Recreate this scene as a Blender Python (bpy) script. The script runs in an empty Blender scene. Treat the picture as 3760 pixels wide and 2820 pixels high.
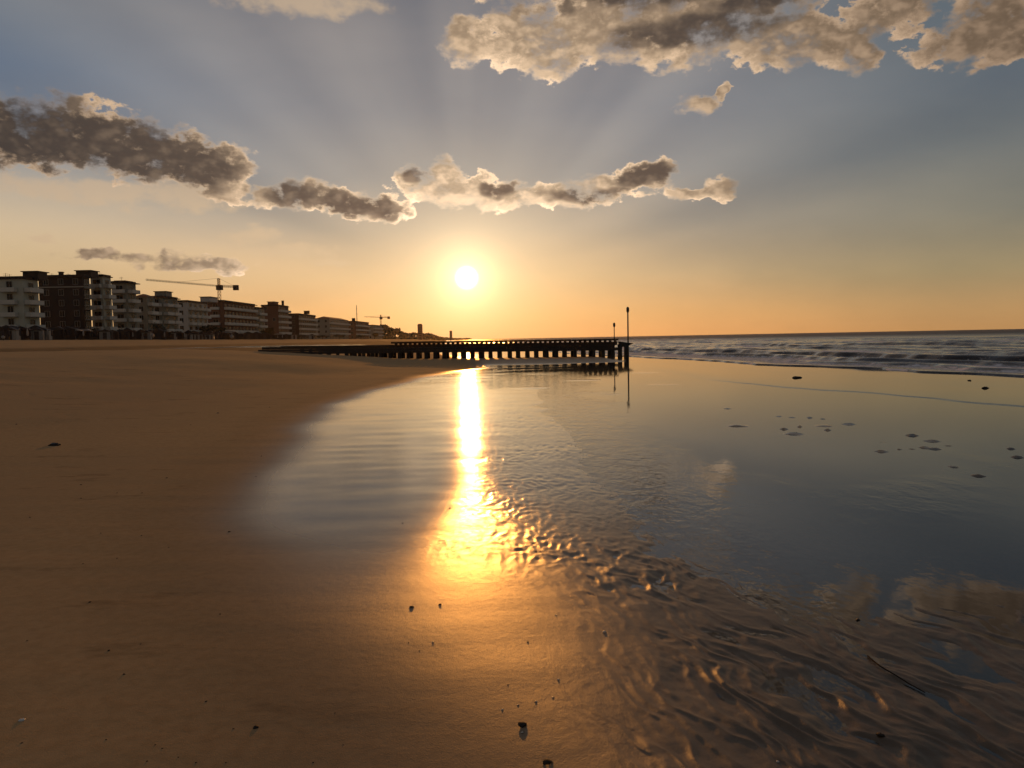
import bpy, bmesh, math, random
import numpy as np
from mathutils import Matrix, Vector
random.seed(7)
S = bpy.context.scene
COL = S.collection
R = math.radians
# ------------------------------------------------------------------ camera
W0, H0, F0 = 3760.0, 2820.0, 2838.0          # photograph size and focal length in its pixels
EYE = Vector((0, 0, 1.6))
PITCH = math.atan(167.0 / F0); ROLL = math.atan(0.0190)
fw = Vector((0, math.cos(PITCH), -math.sin(PITCH)))
up0 = Vector((0, math.sin(PITCH), math.cos(PITCH))); rt0 = Vector((1, 0, 0))
rt = rt0 * math.cos(ROLL) - up0 * math.sin(ROLL)
up = rt0 * math.sin(ROLL) + up0 * math.cos(ROLL)
cam_d = bpy.data.cameras.new('camera'); cam = bpy.data.objects.new('camera', cam_d); COL.objects.link(cam)
m = Matrix.Identity(4)
for i in range(3):
    m[i][0] = rt[i]; m[i][1] = up[i]; m[i][2] = -fw[i]; m[i][3] = EYE[i]
cam.matrix_world = m
cam_d.sensor_fit = 'HORIZONTAL'; cam_d.sensor_width = 36; cam_d.lens = 36 * F0 / W0
cam_d.clip_start = 0.05; cam_d.clip_end = 60000
S.camera = cam

def ray(px, py):
    v = rt * (px - W0 / 2) + up * (H0 / 2 - py) + fw * F0
    return v.normalized()
def ground(px, py, z=0.0):
    d = ray(px, py); t = (z - EYE.z) / d.z
    return EYE + d * t
def at(px, py, Y):                            # the point seen at a pixel at distance Y along the beach
    d = ray(px, py); return EYE + d * (Y / d.y)
def azel(px, py):
    d = ray(px, py)
    return math.degrees(math.atan2(d.x, d.y)), math.degrees(math.asin(d.z))
def s2l(c):
    return tuple((x / 255 / 12.92) if x / 255 <= .04045 else ((x / 255 + .055) / 1.055) ** 2.4 for x in c)

# ------------------------------------------------------------------ sky
SUN_AZ, SUN_EL = azel(1008 * 1.7, 600 * 1.7)
sun_dir = Vector((math.sin(R(SUN_AZ)) * math.cos(R(SUN_EL)), math.cos(R(SUN_AZ)) * math.cos(R(SUN_EL)), math.sin(R(SUN_EL))))

class E:                                       # a float socket with arithmetic that builds Math nodes
    def __init__(s, nt, sk): s.nt, s.k = nt, sk
    def _m(s, op, *a, clamp=False):
        n = s.nt.nodes.new('ShaderNodeMath'); n.operation = op; n.use_clamp = clamp
        for i, x in enumerate((s,) + a):
            if isinstance(x, E): s.nt.links.new(x.k, n.inputs[i])
            else: n.inputs[i].default_value = x
        return E(s.nt, n.outputs[0])
    def __add__(s, o): return s._m('ADD', o)
    __radd__ = __add__
    def __mul__(s, o): return s._m('MULTIPLY', o)
    __rmul__ = __mul__
    def __sub__(s, o): return s._m('SUBTRACT', o)
    def __rsub__(s, o): return (s * -1.0) + o
    def __truediv__(s, o): return s._m('DIVIDE', o)
    def pw(s, o): return s._m('POWER', o)
    def exp(s): return s._m('EXPONENT')
    def mx(s, o): return s._m('MAXIMUM', o)
    def mn(s, o): return s._m('MINIMUM', o)
    def sat(s): return s._m('ADD', 0.0, clamp=True)
    def ss(s, a, b, lo=0.0, hi=1.0):           # smoothstep
        n = s.nt.nodes.new('ShaderNodeMapRange'); n.interpolation_type = 'SMOOTHSTEP'
        s.nt.links.new(s.k, n.inputs[0])
        for i, x in zip((1, 2, 3, 4), (a, b, lo, hi)): n.inputs[i].default_value = x
        return E(s.nt, n.outputs[0])
def comb(nt, x, y, z=0.0):
    n = nt.nodes.new('ShaderNodeCombineXYZ')
    for i, v in enumerate((x, y, z)):
        if isinstance(v, E): nt.links.new(v.k, n.inputs[i])
        else: n.inputs[i].default_value = v
    return n.outputs[0]
def vmath(nt, op, a, b=None, c=None):
    n = nt.nodes.new('ShaderNodeVectorMath'); n.operation = op
    for i, v in enumerate((a, b, c)):
        if v is None: continue
        if isinstance(v, tuple): n.inputs[i].default_value = v
        else: nt.links.new(v, n.inputs[i])
    return n
def noise(nt, vec, scale, detail=2.0, rough=.5, dist=0.0, color=False, typ='FBM', lac=2.0):
    n = nt.nodes.new('ShaderNodeTexNoise'); n.noise_type = typ
    if typ == 'FBM': n.normalize = True
    nt.links.new(vec, n.inputs['Vector']); n.inputs['Scale'].default_value = scale
    n.inputs['Detail'].default_value = detail; n.inputs['Roughness'].default_value = rough
    n.inputs['Lacunarity'].default_value = lac; n.inputs['Distortion'].default_value = dist
    return n.outputs['Color'] if color else E(nt, n.outputs[0])
def mix(nt, f, a, b, mode='MIX', clamp=False):
    n = nt.nodes.new('ShaderNodeMix'); n.data_type = 'RGBA'; n.blend_type = mode; n.clamp_result = clamp
    for i, v in ((0, f), (6, a), (7, b)):
        if isinstance(v, E): nt.links.new(v.k, n.inputs[i])
        elif isinstance(v, bpy.types.NodeSocket): nt.links.new(v, n.inputs[i])
        elif isinstance(v, (int, float)): n.inputs[i].default_value = v
        else: n.inputs[i].default_value = (*v[:3], 1)
    return n.outputs[2]
def ramp(nt, f, stops, interp='LINEAR'):
    n = nt.nodes.new('ShaderNodeValToRGB'); n.color_ramp.interpolation = interp
    el = n.color_ramp.elements
    while len(el) < len(stops): el.new(0.5)
    for e, (p, c) in zip(el, stops): e.position = p; e.color = (*c[:3], 1)
    nt.links.new(f.k, n.inputs[0]); return n.outputs[0]

world = bpy.data.worlds.new('World'); S.world = world; world.use_nodes = True
wt = world.node_tree; wt.nodes.clear()
tc = wt.nodes.new('ShaderNodeTexCoord'); DIR = tc.outputs['Generated']
sp = wt.nodes.new('ShaderNodeSeparateXYZ'); wt.links.new(DIR, sp.inputs[0])
dx, dy, dz = (E(wt, sp.outputs[i]) for i in range(3))
DEG = 180 / math.pi
AZ = dx._m('ARCTAN2', dy) * DEG
ELV = dz.mn(1.0).mx(-1.0)._m('ARCSINE') * DEG
cosg = E(wt, vmath(wt, 'DOT_PRODUCT', DIR, tuple(sun_dir)).outputs['Value'])
G = cosg.mn(1.0).mx(-1.0)._m('ARCCOSINE') * DEG           # degrees from the sun

# clear air: the physical sky, under a thin layer of evening haze graded by height and bearing
nish = wt.nodes.new('ShaderNodeTexSky'); nish.sky_type = 'NISHITA'; nish.sun_disc = False
nish.sun_elevation = R(SUN_EL); nish.sun_rotation = R(SUN_AZ); nish.dust_density = 2.0; nish.ozone_density = 2.0
near = ramp(wt, (ELV / 90.0).mx(0.0), [(0.0, s2l((220, 156, 96))), (1.6 / 90, s2l((216, 162, 104))), (4.5 / 90, s2l((196, 164, 124))),
    (8 / 90, s2l((164, 150, 134))), (11.5 / 90, s2l((132, 131, 132))), (16 / 90, s2l((123, 124, 130))), (21 / 90, s2l((128, 125, 127))),
    (30 / 90, s2l((96, 98, 106))), (1.0, s2l((104, 112, 124)))])
right = ramp(wt, (ELV / 90.0).mx(0.0), [(0.0, s2l((186, 140, 88))), (1.2 / 90, s2l((182, 142, 94))), (3.8 / 90, s2l((160, 140, 104))),
    (7.5 / 90, s2l((138, 131, 114))), (11.5 / 90, s2l((118, 119, 115))), (15 / 90, s2l((101, 107, 112))), (20 / 90, s2l((88, 98, 106))),
    (35 / 90, s2l((84, 94, 106))), (1.0, s2l((104, 112, 124)))])
left = ramp(wt, (ELV / 90.0).mx(0.0), [(0.0, s2l((200, 160, 110))), (3.0 / 90, s2l((196, 164, 118))), (5.5 / 90, s2l((184, 162, 128))),
    (9.5 / 90, s2l((164, 152, 136))), (12 / 90, s2l((128, 131, 136))), (17 / 90, s2l((98, 112, 130))), (21 / 90, s2l((108, 114, 122))),
    (35 / 90, s2l((88, 100, 116))), (1.0, s2l((104, 112, 124)))])
daz = AZ - SUN_AZ
side = mix(wt, daz.ss(-2, 2), left, right)
wnear = daz._m('ABSOLUTE').ss(9, 36, 1.0, 0.0)
base = mix(wt, wnear, side, near)
# slow unevenness of the haze and the rays that fan out from the sun
relv = comb(wt, daz, ELV - SUN_EL)
nrm = vmath(wt, 'NORMALIZE', relv).outputs[0]
rays = noise(wt, nrm, 2.3, 2, .45) - .5
ray_amt = G.ss(5, 16) * ELV.ss(0, 8)
veil = noise(wt, comb(wt, AZ * .5, ELV * 1.2), .16, 4, .55) - .5
base = mix(wt, 1.0, base, comb(wt, 1.18 + rays * ray_amt * 2.3 + veil * .50, 1.18 + rays * ray_amt * 1.9 + veil * .42, 1.18 + rays * ray_amt * 1.3 + veil * .30), 'MULTIPLY')
phys = mix(wt, 1.0, nish.outputs[0], (.045, .045, .045), 'MULTIPLY')
base = mix(wt, .12, base, phys)
far_dim = G.ss(40, 120, 1.0, .50)                          # the sky away from a low sun is much dimmer
base = mix(wt, 1.0, base, comb(wt, far_dim, far_dim, far_dim), 'MULTIPLY')
# aureole round the sun
def addc(c, e, col):
    return mix(wt, 1.0, c, comb(wt, e * col[0], e * col[1], e * col[2]), 'ADD')
aur1 = (G * (-1 / 5.6)).exp(); aur2 = (G * (-1 / 1.55)).exp(); disc = G.ss(.20, 1.0, 1.0, 0.0)
glow = addc(base, aur1, (.41, .30, .165))
glow = addc(glow, aur2, (1.5, 1.1, .58))
glow = addc(glow, disc, (4.0, 3.4, 2.2))

# clouds: lobes placed in bearing and height, frayed by noise; density sampled twice, once nearer the sun, for the lit rims
K = 1.7
LOBES = [  # x, y, rx, ry in the photograph (2212 wide)
    (20, 292, 130, 66), (140, 286, 125, 70), (255, 312, 120, 68), (355, 338, 110, 60), (445, 358, 90, 52), (498, 362, 42, 50), (490, 405, 50, 30),
    (590, 428, 56, 26), (660, 420, 64, 36), (745, 434, 80, 32), (822, 454, 70, 32), (890, 384, 44, 32), (960, 372, 46, 34), (985, 412, 130, 40),
    (1090, 426, 110, 32), (1200, 424, 100, 30), (1310, 404, 76, 36), (1395, 386, 66, 38), (1432, 364, 32, 24), (1490, 418, 66, 15), (1562, 406, 40, 27),
    (1010, 88, 70, 44), (1130, 72, 110, 66), (1190, 118, 100, 52), (1300, 56, 170, 84), (1450, 46, 170, 92), (1600, 24, 160, 96), (1700, 84, 130, 54),
    (1800, 92, 80, 44), (1856, 112, 42, 34), (1925, 20, 80, 48), (1400, -70, 420, 90),
    (2080, 88, 84, 34), (2170, 66, 110, 60), (2215, 10, 110, 60),
    (1510, 224, 52, 22), (1558, 194, 13, 22),
    (230, 552, 74, 13), (330, 560, 90, 19), (430, 570, 96, 18), (500, 574, 34, 18)]
FAINT = [(545, 505, 54, 18), (640, 540, 84, 15), (712, 562, 46, 9), (95, 518, 22, 9), (640, 2, 190, 26), 
         (200, 418, 190, 26), (400, 420, 130, 30)]
def density_group(name, lobes, amp, fine=True):
    g = bpy.data.node_groups.new(name, 'ShaderNodeTree')
    g.interface.new_socket('P', in_out='INPUT', socket_type='NodeSocketVector')
    g.interface.new_socket('H', in_out='OUTPUT', socket_type='NodeSocketFloat')
    gi = g.nodes.new('NodeGroupInput'); go = g.nodes.new('NodeGroupOutput')
    P = gi.outputs[0]
    st = vmath(g, 'MULTIPLY', P, (1.0, 1.5, 1.0)).outputs[0]
    w = noise(g, st, .42, 3 if fine else 1.5, .58, color=True)
    w = vmath(g, 'SUBTRACT', w, (.5, .5, .5)).outputs[0]
    Q = vmath(g, 'MULTIPLY_ADD', w, (2.6, 1.9, 0), P).outputs[0]
    acc = None
    for (x, y, rx, ry) in lobes:
        a, e = azel(x * K, y * K)
        ppd = 2838 / 57.3 / K                      # pixels per degree
        ra, re = rx / ppd / max(.6, math.cos(R(a))) , ry / ppd
        q = vmath(g, 'MULTIPLY_ADD', Q, (1 / ra, 1 / re, 0), (-a / ra, -e / re, 0)).outputs[0]
        d = E(g, vmath(g, 'DOT_PRODUCT', q, q).outputs['Value'])
        acc = d if acc is None else acc._m('SMOOTH_MIN', d, .35)
    blob = 1.0 - acc
    n1 = noise(g, st, .75, 8 if fine else 2.5, .60)
    h = blob.mx(-1.5) + (n1 - .5) * amp
    g.links.new(h.k, go.inputs[0])
    return g
GD = density_group('cloud_density', LOBES, 2.9)
GL = density_group('cloud_bulk', LOBES, 2.9, False)
CORES = [(10, 300, 150, 62), (150, 300, 160, 62), (300, 332, 140, 54), (420, 358, 90, 46), (472, 366, 46, 34),
    (640, 425, 56, 26), (760, 440, 84, 24), (826, 458, 44, 20), (900, 374, 26, 20), (1390, 384, 62, 30), (1425, 365, 24, 16), (1260, 420, 90, 14), (1080, 412, 40, 14),
    (1500, 64, 170, 26), (1630, 6, 80, 24), (1420, -40, 300, 40)]
GC = density_group('core_density', CORES, 2.0, False)
GF = density_group('wisp_density', FAINT, 2.6)
PV = comb(wt, AZ, ELV)
def dens(grp, vec):
    n = wt.nodes.new('ShaderNodeGroup'); n.node_tree = grp; wt.links.new(vec, n.inputs[0]); return E(wt, n.outputs[0])
tosun = vmath(wt, 'SCALE', nrm); tosun.inputs['Scale'].default_value = -.75
PV2 = vmath(wt, 'ADD', PV, tosun.outputs[0]).outputs[0]
# beyond the top of the frame the broken cloud goes on
hi_n = noise(wt, comb(wt, AZ * .6, ELV), .085, 7, .6)
high = (hi_n - .50) * 5.0 + ELV.ss(22, 30, -3.0, 0.0) 
h1 = dens(GD, PV).mx(high); b1 = dens(GL, PV); b2 = dens(GL, PV2)
soft = noise(wt, comb(wt, AZ * .5, ELV * .5), .55, 2, .5).ss(.40, .62)
alpha = (h1 / (.26 + soft * .95)).ss(0.0, 1.0)
core = (dens(GC, PV) + (h1 - b1) * .16).ss(-.75, .80) * h1.ss(.12, .75)
core = core.mx(hi_n.ss(.56, .72) * ELV.ss(25, 32) * .8)
rim = (1.0 - h1.ss(.10, .85)) * (1.0 - soft * .5)
lit = ((b1 - b2) * .75).ss(-.25, .75)
fall = (G * (-1 / 20.0)).exp()
k = (.66 + lit * .55 + rim * .85)
body = comb(wt, (.075 + fall * 1.07) * k, (.045 + fall * .78) * k, (.032 + fall * .50) * k)
core_c = comb(wt, .010 + fall * .22, .016 + fall * .138, .022 + fall * .085)
cc = mix(wt, core * (1.0 - lit * .18) * .96, body, core_c)
grain = (noise(wt, comb(wt, AZ, ELV * 1.4), 1.6, 7, .66) - .5) * (1.0 - core * .85)
cc = mix(wt, 1.0, cc, comb(wt, 1.0 + grain * .50, 1.0 + grain * .50, 1.0 + grain * .48), 'MULTIPLY')
hf = dens(GF, PV)
f_al = hf.ss(-.35, 1.1) * .6
sky = mix(wt, f_al, glow, comb(wt, .47 + fall * .52, .34 + fall * .36, .235 + fall * .16))
sky = mix(wt, alpha * ELV.ss(1.0, 3.0), sky, cc)
bg = wt.nodes.new('ShaderNodeBackground'); bg.inputs[1].default_value = 1.0
wo = wt.nodes.new('ShaderNodeOutputWorld'); wt.links.new(sky, bg.inputs[0]); wt.links.new(bg.outputs[0], wo.inputs[0])
world.cycles.sampling_method = 'MANUAL'; world.cycles.sample_map_resolution = 1024

# ------------------------------------------------------------------ sun and exposure
sl = bpy.data.lights.new('sun', 'SUN'); sl.energy = 1.5; sl.angle = R(.53); sl.color = (1.0, .38, .07)
so = bpy.data.objects.new('sun', sl); COL.objects.link(so)
so.rotation_euler = sun_dir.to_track_quat('Z', 'Y').to_euler()
S.view_settings.view_transform = 'Standard'; S.view_settings.look = 'None'
S.view_settings.exposure = 0.0; S.view_settings.gamma = 1.0; S.view_settings.use_curve_mapping = False
S.render.engine = 'CYCLES'
S.cycles.use_denoising = True
S.cycles.sample_clamp_indirect = 6.0
S.cycles.max_bounces = 6; S.cycles.transparent_max_bounces = 8

# ------------------------------------------------------------------ helpers
def link(o, parent=None):
    COL.objects.link(o)
    if parent is not None: o.parent = parent
    return o
def mesh_obj(name, me, parent=None, loc=(0, 0, 0), rz=0.0):
    o = bpy.data.objects.new(name, me); o.location = loc; o.rotation_euler = (0, 0, rz)
    return link(o, parent)
def tag(o, label, cat, group=None):
    o['label'] = label; o['category'] = cat
    if group: o['group'] = group
    return o
def thing(name, label, cat, loc=(0, 0, 0), rz=0.0, group=None):
    o = bpy.data.objects.new(name, None); o.location = loc; o.rotation_euler = (0, 0, rz); link(o)
    return tag(o, label, cat, group)
def copy_tree(o, loc=None, rz=None, scale=None):
    c = o.copy(); COL.objects.link(c)
    if loc is not None: c.location = loc
    if rz is not None: c.rotation_euler = (0, 0, rz)
    if scale is not None: c.scale = scale if hasattr(scale, '__len__') else (scale,) * 3
    for ch in list(o.children):
        d = ch.copy(); COL.objects.link(d); d.parent = c
        for g in list(ch.children):
            e = g.copy(); COL.objects.link(e); e.parent = d
    return c
class MB:                                     # mesh builder
    def __init__(s): s.v, s.f, s.m = [], [], []
    def box(s, x0, x1, y0, y1, z0, z1, mi=0):
        b = len(s.v)
        s.v += [(x, y, z) for z in (z0, z1) for y in (y0, y1) for x in (x0, x1)]
        s.f += [tuple(b + i for i in q) for q in ((0, 2, 3, 1), (4, 5, 7, 6), (0, 1, 5, 4), (2, 6, 7, 3), (0, 4, 6, 2), (1, 3, 7, 5))]
        s.m += [mi] * 6; return s
    def prism(s, pts, y0, y1, mi=0):          # polygon in xz, extruded along y
        b = len(s.v); n = len(pts)
        s.v += [(x, y0, z) for x, z in pts] + [(x, y1, z) for x, z in pts]
        s.f += [tuple(b + i for i in range(n)), tuple(b + n + i for i in reversed(range(n)))]
        s.f += [(b + i, b + n + i, b + n + (i + 1) % n, b + (i + 1) % n) for i in range(n)]
        s.m += [mi] * (n + 2); return s
    def tube(s, p, q, r0, r1=None, n=8, mi=0):
        p, q = Vector(p), Vector(q); r1 = r0 if r1 is None else r1
        d = (q - p).normalized(); a = d.orthogonal().normalized(); c = d.cross(a); b = len(s.v)
        for P, r in ((p, r0), (q, r1)):
            s.v += [tuple(P + a * (r * math.cos(2 * math.pi * i / n)) + c * (r * math.sin(2 * math.pi * i / n))) for i in range(n)]
        s.f += [(b + i, b + (i + 1) % n, b + n + (i + 1) % n, b + n + i) for i in range(n)]
        s.f += [tuple(b + i for i in reversed(range(n))), tuple(b + n + i for i in range(n))]
        s.m += [mi] * (n + 2); return s
    def lathe(s, prof, n=10, cx=0, cy=0, mi=0):
        b = len(s.v)
        for r, z in prof:
            s.v += [(cx + r * math.cos(2 * math.pi * i / n), cy + r * math.sin(2 * math.pi * i / n), z) for i in range(n)]
        for k in range(len(prof) - 1):
            for i in range(n):
                s.f.append((b + k * n + i, b + k * n + (i + 1) % n, b + (k + 1) * n + (i + 1) % n, b + (k + 1) * n + i)); s.m.append(mi)
        return s
    def mesh(s, name, *mats, smooth=False):
        me = bpy.data.meshes.new(name); me.from_pydata(s.v, [], s.f)
        for mt in mats: me.materials.append(mt)
        me.polygons.foreach_set('material_index', s.m)
        if smooth: me.polygons.foreach_set('use_smooth', [True] * len(s.f))
        me.update(); return me
    def obj(s, name, mats, parent=None, loc=(0, 0, 0), rz=0.0, smooth=False):
        mats = mats if isinstance(mats, (list, tuple)) else [mats]
        return mesh_obj(name, s.mesh(name, *mats, smooth=smooth), parent, loc, rz)

# materials
def mat_base(name):
    mt = bpy.data.materials.new(name); mt.use_nodes = True; nt = mt.node_tree
    return mt, nt, nt.nodes['Principled BSDF']
def simple(name, col, rough=.7, var=.3, scale=3.0, bump=0.0, spec=.5, metal=0.0):
    mt, nt, p = mat_base(name)
    geo = nt.nodes.new('ShaderNodeTexCoord'); pos = geo.outputs['Object']
    n = noise(nt, pos, scale, 5, .6)
    n2 = noise(nt, pos, scale * .17, 3, .5)
    k = 1.0 + (n - .5) * (2 * var) + (n2 - .5) * var
    c = mix(nt, 1.0, col, comb(nt, k, k, k), 'MULTIPLY')
    nt.links.new(c, p.inputs['Base Color'])
    p.inputs['Roughness'].default_value = rough; p.inputs['Metallic'].default_value = metal
    p.inputs['Specular IOR Level'].default_value = spec
    if bump:
        b = nt.nodes.new('ShaderNodeBump'); b.inputs['Strength'].default_value = bump; b.inputs['Distance'].default_value = .05
        nt.links.new(n.k, b.inputs['Height']); nt.links.new(b.outputs[0], p.inputs['Normal'])
    return mt
# vectorised gradient noise
def gnoise(x, y, seed):
    rs = np.random.RandomState(seed); perm = rs.permutation(512)
    ang = rs.rand(512) * 2 * np.pi; gx, gy = np.cos(ang), np.sin(ang)
    xi = np.floor(x).astype(np.int64); yi = np.floor(y).astype(np.int64); fx = x - xi; fy = y - yi
    u = fx * fx * fx * (fx * (fx * 6 - 15) + 10); v = fy * fy * fy * (fy * (fy * 6 - 15) + 10)
    def gr(i, j, a, b):
        h = perm[(perm[i & 511] + j) & 511]; return gx[h] * a + gy[h] * b
    n00 = gr(xi, yi, fx, fy); n10 = gr(xi + 1, yi, fx - 1, fy); n01 = gr(xi, yi + 1, fx, fy - 1); n11 = gr(xi + 1, yi + 1, fx - 1, fy - 1)
    return (n00 * (1 - u) + n10 * u) * (1 - v) + (n01 * (1 - u) + n11 * u) * v
def fbm(x, y, seed, o=4, g=.5):
    s = np.zeros_like(x); a = 1.0
    for k in range(o): s += a * gnoise(x * 2 ** k, y * 2 ** k, seed + k); a *= g
    return s
def sst(x, a, b):
    t = np.clip((x - a) / (b - a), 0, 1); return t * t * (3 - 2 * t)

# ------------------------------------------------------------------ the shape of the beach
def curve(pts, z=0.0):
    g = sorted(((ground(x, y, z).y, ground(x, y, z).x) for x, y in pts)); return [a for a, b in g], [b for a, b in g]
WB_Y, WB_X = curve([(1760, 1352), (1560, 1378), (1380, 1432), (1240, 1500), (1130, 1600), (930, 1740), (850, 1900), (900, 2150), (1250, 2500), (1500, 2820)])
WB_Y += [75, 110, 400, 3000, 20000]; WB_X += [-6, -12, -34, -250, -1700]
WE_Y, WE_X = curve([(3760, 1383), (3392, 1366), (3265, 1354), (3000, 1347), (2748, 1340), (2636, 1326), (2300, 1309)])
WE_Y = [-3000, 0, 18] + WE_Y + [80, 120, 400, 3000, 20000]; WE_X = [400, 27, 20.5] + WE_X + [5.5, 1.5, -24, -235, -1650]
def edge_x(Y):
    Y = np.asarray(Y, float)
    return np.interp(Y, WE_Y, WE_X) + (1.3 * gnoise(Y * .11, Y * 0, 31) + .5 * gnoise(Y * .45, Y * 0, 32)) * sst(Y, 0, 20)
def wet_x(Y): return np.interp(Y, WB_Y, WB_X)
PROM_X = -112.0
def prom_x(Y): return PROM_X - .08 * np.clip(Y - 600, 0, None)
BARS = []
for (x_, y_, l_, w_) in ((2380, 1368, 200, 7), (2010, 1374, 160, 5), (2440, 1412, 280, 6), (2150, 1396, 160, 4), (2250, 1446, 150, 4), (1960, 1424, 120, 3), (2520, 1386, 120, 3)):
    p_ = ground(x_, y_); q_ = ground(x_, y_ + w_); BARS.append((p_.x, p_.y, l_ * p_.y / F0 * .6, (p_.y - q_.y) * 1.0))
DENTS = []
rd_ = random.Random(21)
for k_ in range(64):
    x_ = rd_.choice((rd_.gauss(810, 70), rd_.gauss(560, 120), rd_.uniform(20, 900), rd_.gauss(930, 60))); y_ = rd_.choice((rd_.gauss(1500, 22), rd_.gauss(1545, 30), rd_.uniform(1480, 1900)))
    p_ = ground(x_, y_); DENTS.append((p_.x, p_.y, rd_.uniform(.07, .15)))
HEADS = []
for (x_, y_, w_) in ((2705, 1564, 90), (2865, 1530, 42), (2910, 1534, 34), (2972, 1534, 30), (3020, 1538, 30), (3032, 1564, 70), (3118, 1558, 66), (2915, 1593, 90), (2878, 1576, 36),
        (3040, 1580, 36), (2935, 1567, 24), (3236, 1659, 56), (3250, 1626, 40), (3300, 1650, 30), (3345, 1648, 34), (3352, 1600, 50), (3425, 1621, 74), (3390, 1643, 60), (3430, 1648, 60), (3480, 1636, 50),
        (3505, 1716, 56), (3592, 1747, 60), (3710, 1648, 36), (3735, 1680, 46), (2668, 1500, 44), (2548, 1505, 22), (2660, 1462, 20), (2828, 1464, 14), (2806, 1484, 18)):
    p_ = ground(x_, y_); HEADS.append((p_.x, p_.y, w_ * p_.y / F0 * .48))
def shape(X, Y, fine=True):
    """height of the sand and how wet it is"""
    wx = wet_x(Y) ; L = wx - X + .9 * fbm(X * .12, Y * .12, 3, 3)
    near = np.interp(L, [-60, -30, 0, 2, 5, 10, 16, 22, 40, 300], [-.05, -.03, .004, .03, .10, .45, .86, 1.16, 1.2, 1.25])
    # past the groyne: a lower terrace, then the rise to the promenade
    back = np.interp(L, [-300, -10, 0, 4, 16, 30, 400], [-1.2, -.05, .004, .03, .75, 1.0, 1.02])
    d = X - prom_x(Y)
    rise = 2.4 * sst(-d, -50 + np.clip(Y - 180, 0, 200) * .08, 2)
    gl = Y - (61.0 - .13 * X)                 # behind the groyne line when > 0
    z = near + (back - near) * sst(gl, -1.0, 6.0) + rise * sst(gl, 0, 10)
    z += .05 * sst(L, 4, 12) * fbm(X * .25, Y * .25, 9, 3) * (1 + 2 * sst(gl, 5, 20))
    wet = (1 - sst(L, -1.2, 1.5)) * (1 - .20 * (1 - sst(Y - .6 * X, 4.0, 8.0)) * (1 - sst(X, -.1, .9)))
    wet = wet * (1 - .42 * sst(Y, 44, 50) * (1 - sst(Y, 62, 66)) * (1 - sst(X, 5.5, 8.5)))
    # past the groyne a strip of standing wet on the terrace
    pool = sst(Y, 118, 128) * (1 - sst(Y, 170, 190)) * sst(X, -66, -52) * (1 - sst(X, -14, -9))
    wet = np.maximum(wet, pool * .95)
    grainy = (1 - sst(Y - .5 * X, 2.8, 9.5))
    s = X - edge_x(Y); near_ridge = np.zeros_like(X)
    flat = 1 - sst(L, -2.0, .2)
    if fine:
        # where standing water lies: beyond the near bar, right of the rippled sand
        wob = .5 * fbm(X * .7, Y * .5, 12, 3)
        f = sst(X + wob * .8, .5, 1.5) * sst(Y + wob * 1.6 + .12 * (X - 2), 2.7, 6.4)
        f = np.maximum(f, sst(X + wob * 2, -2.5, 0.5) * sst(Y, 22, 30))
        bar = np.where(f > 0, f, 0)
        U = X * .94 + Y * .33; Vv = -X * .33 + Y * .94          # across and along the ripple crests
        wu = U + .16 * fbm(U * 2.1, Vv * 1.5, 20, 3); wv = Vv + .3 * fbm(U * 1.3, Vv * 1.1, 24, 3)
        r1 = 1 - np.abs(2 * gnoise(wu * 6.0, wv * 1.3, 41))
        r2 = 1 - np.abs(2 * gnoise(wu * 13, wv * 3.4, 42))
        r5 = gnoise(U * 26, Vv * 13, 45)
        am_ = .45 + 1.1 * np.clip(gnoise(X * .8, Y * .8, 46) + .35, 0, 1)
        near_r = sst(X + wob * .4, .0, 1.1) * (1 - sst(Y + wob, 5.2, 7.0))
        near_ridge = near_r
        rid = near_r * am_ * ((r1 - .55) * .015 + (r2 - .5) * .008 + r5 * .003)
        cen = sst(X + wob * .5, -.75, .15) * (1 - sst(X + wob * .8, .9, 2.0)) * sst(Y, 4.6, 6.2) * (1 - sst(Y, 18, 28))
        r3 = 1 - np.abs(2 * gnoise((X + .06 * fbm(X * 4, Y * 2, 61, 2)) * 9, (Y + .2 * fbm(X * 1.6, Y, 62, 2)) * 5.0, 43))
        r4 = 1 - np.abs(2 * gnoise(X * 18, Y * 9, 44))
        rid = rid + cen * am_ * ((r3 - .55) * .0068 + (r4 - .5) * .0030)
        # long low bars toward the groyne and little sand heads breaking the water
        far = sst(Y, 24, 34) * (1 - sst(X, 2, 7))
        rid = rid + far * (.030 * fbm(X * .12, Y * .55, 51, 3) + .012)
        dry_ = sst(L, 2.5, 5)
        for (fx_, fy_, fr_) in DENTS: rid = rid - dry_ * .020 * np.exp(-((X - fx_) / fr_) ** 2 - ((Y - fy_) / (fr_ * 1.4)) ** 2) + dry_ * .007 * np.exp(-((X - fx_) / (fr_ * 1.8)) ** 2 - ((Y - fy_ + fr_) / (fr_ * 2.2)) ** 2)
        for (bx, by, bl, bw) in BARS: rid = rid + .028 * np.exp(-((X - bx) / bl) ** 2 - ((Y - by + .10 * (X - bx)) / bw) ** 2)
        near_p = sst(Y, 46, 52) * (1 - sst(X, 6, 8.5)) * (1 - sst(Y, 62, 66)); rid = rid + near_p * .09
        heads = np.zeros_like(X)
        for (hx, hy, hw) in HEADS: heads = np.maximum(heads, np.exp(-(((X - hx) / hw) ** 2 + ((Y - hy + .35 * (X - hx)) / (hw * .8)) ** 2) * (1 + 1.1 * gnoise(X * 5 + hx, Y * 4, 56))))
        rid = rid + heads * (.050 + .012 * gnoise(X * 6, Y * 5, 55))
        z = z + (1 - flat) * rid * (L > -1)
        z = np.where(L < 2, z + flat * (.0050 * (1 - bar) - .017 * bar + rid), z)
        z += .004 * flat * (1 - bar) * fbm(X * .9, Y * .9, 14, 3)
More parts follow.
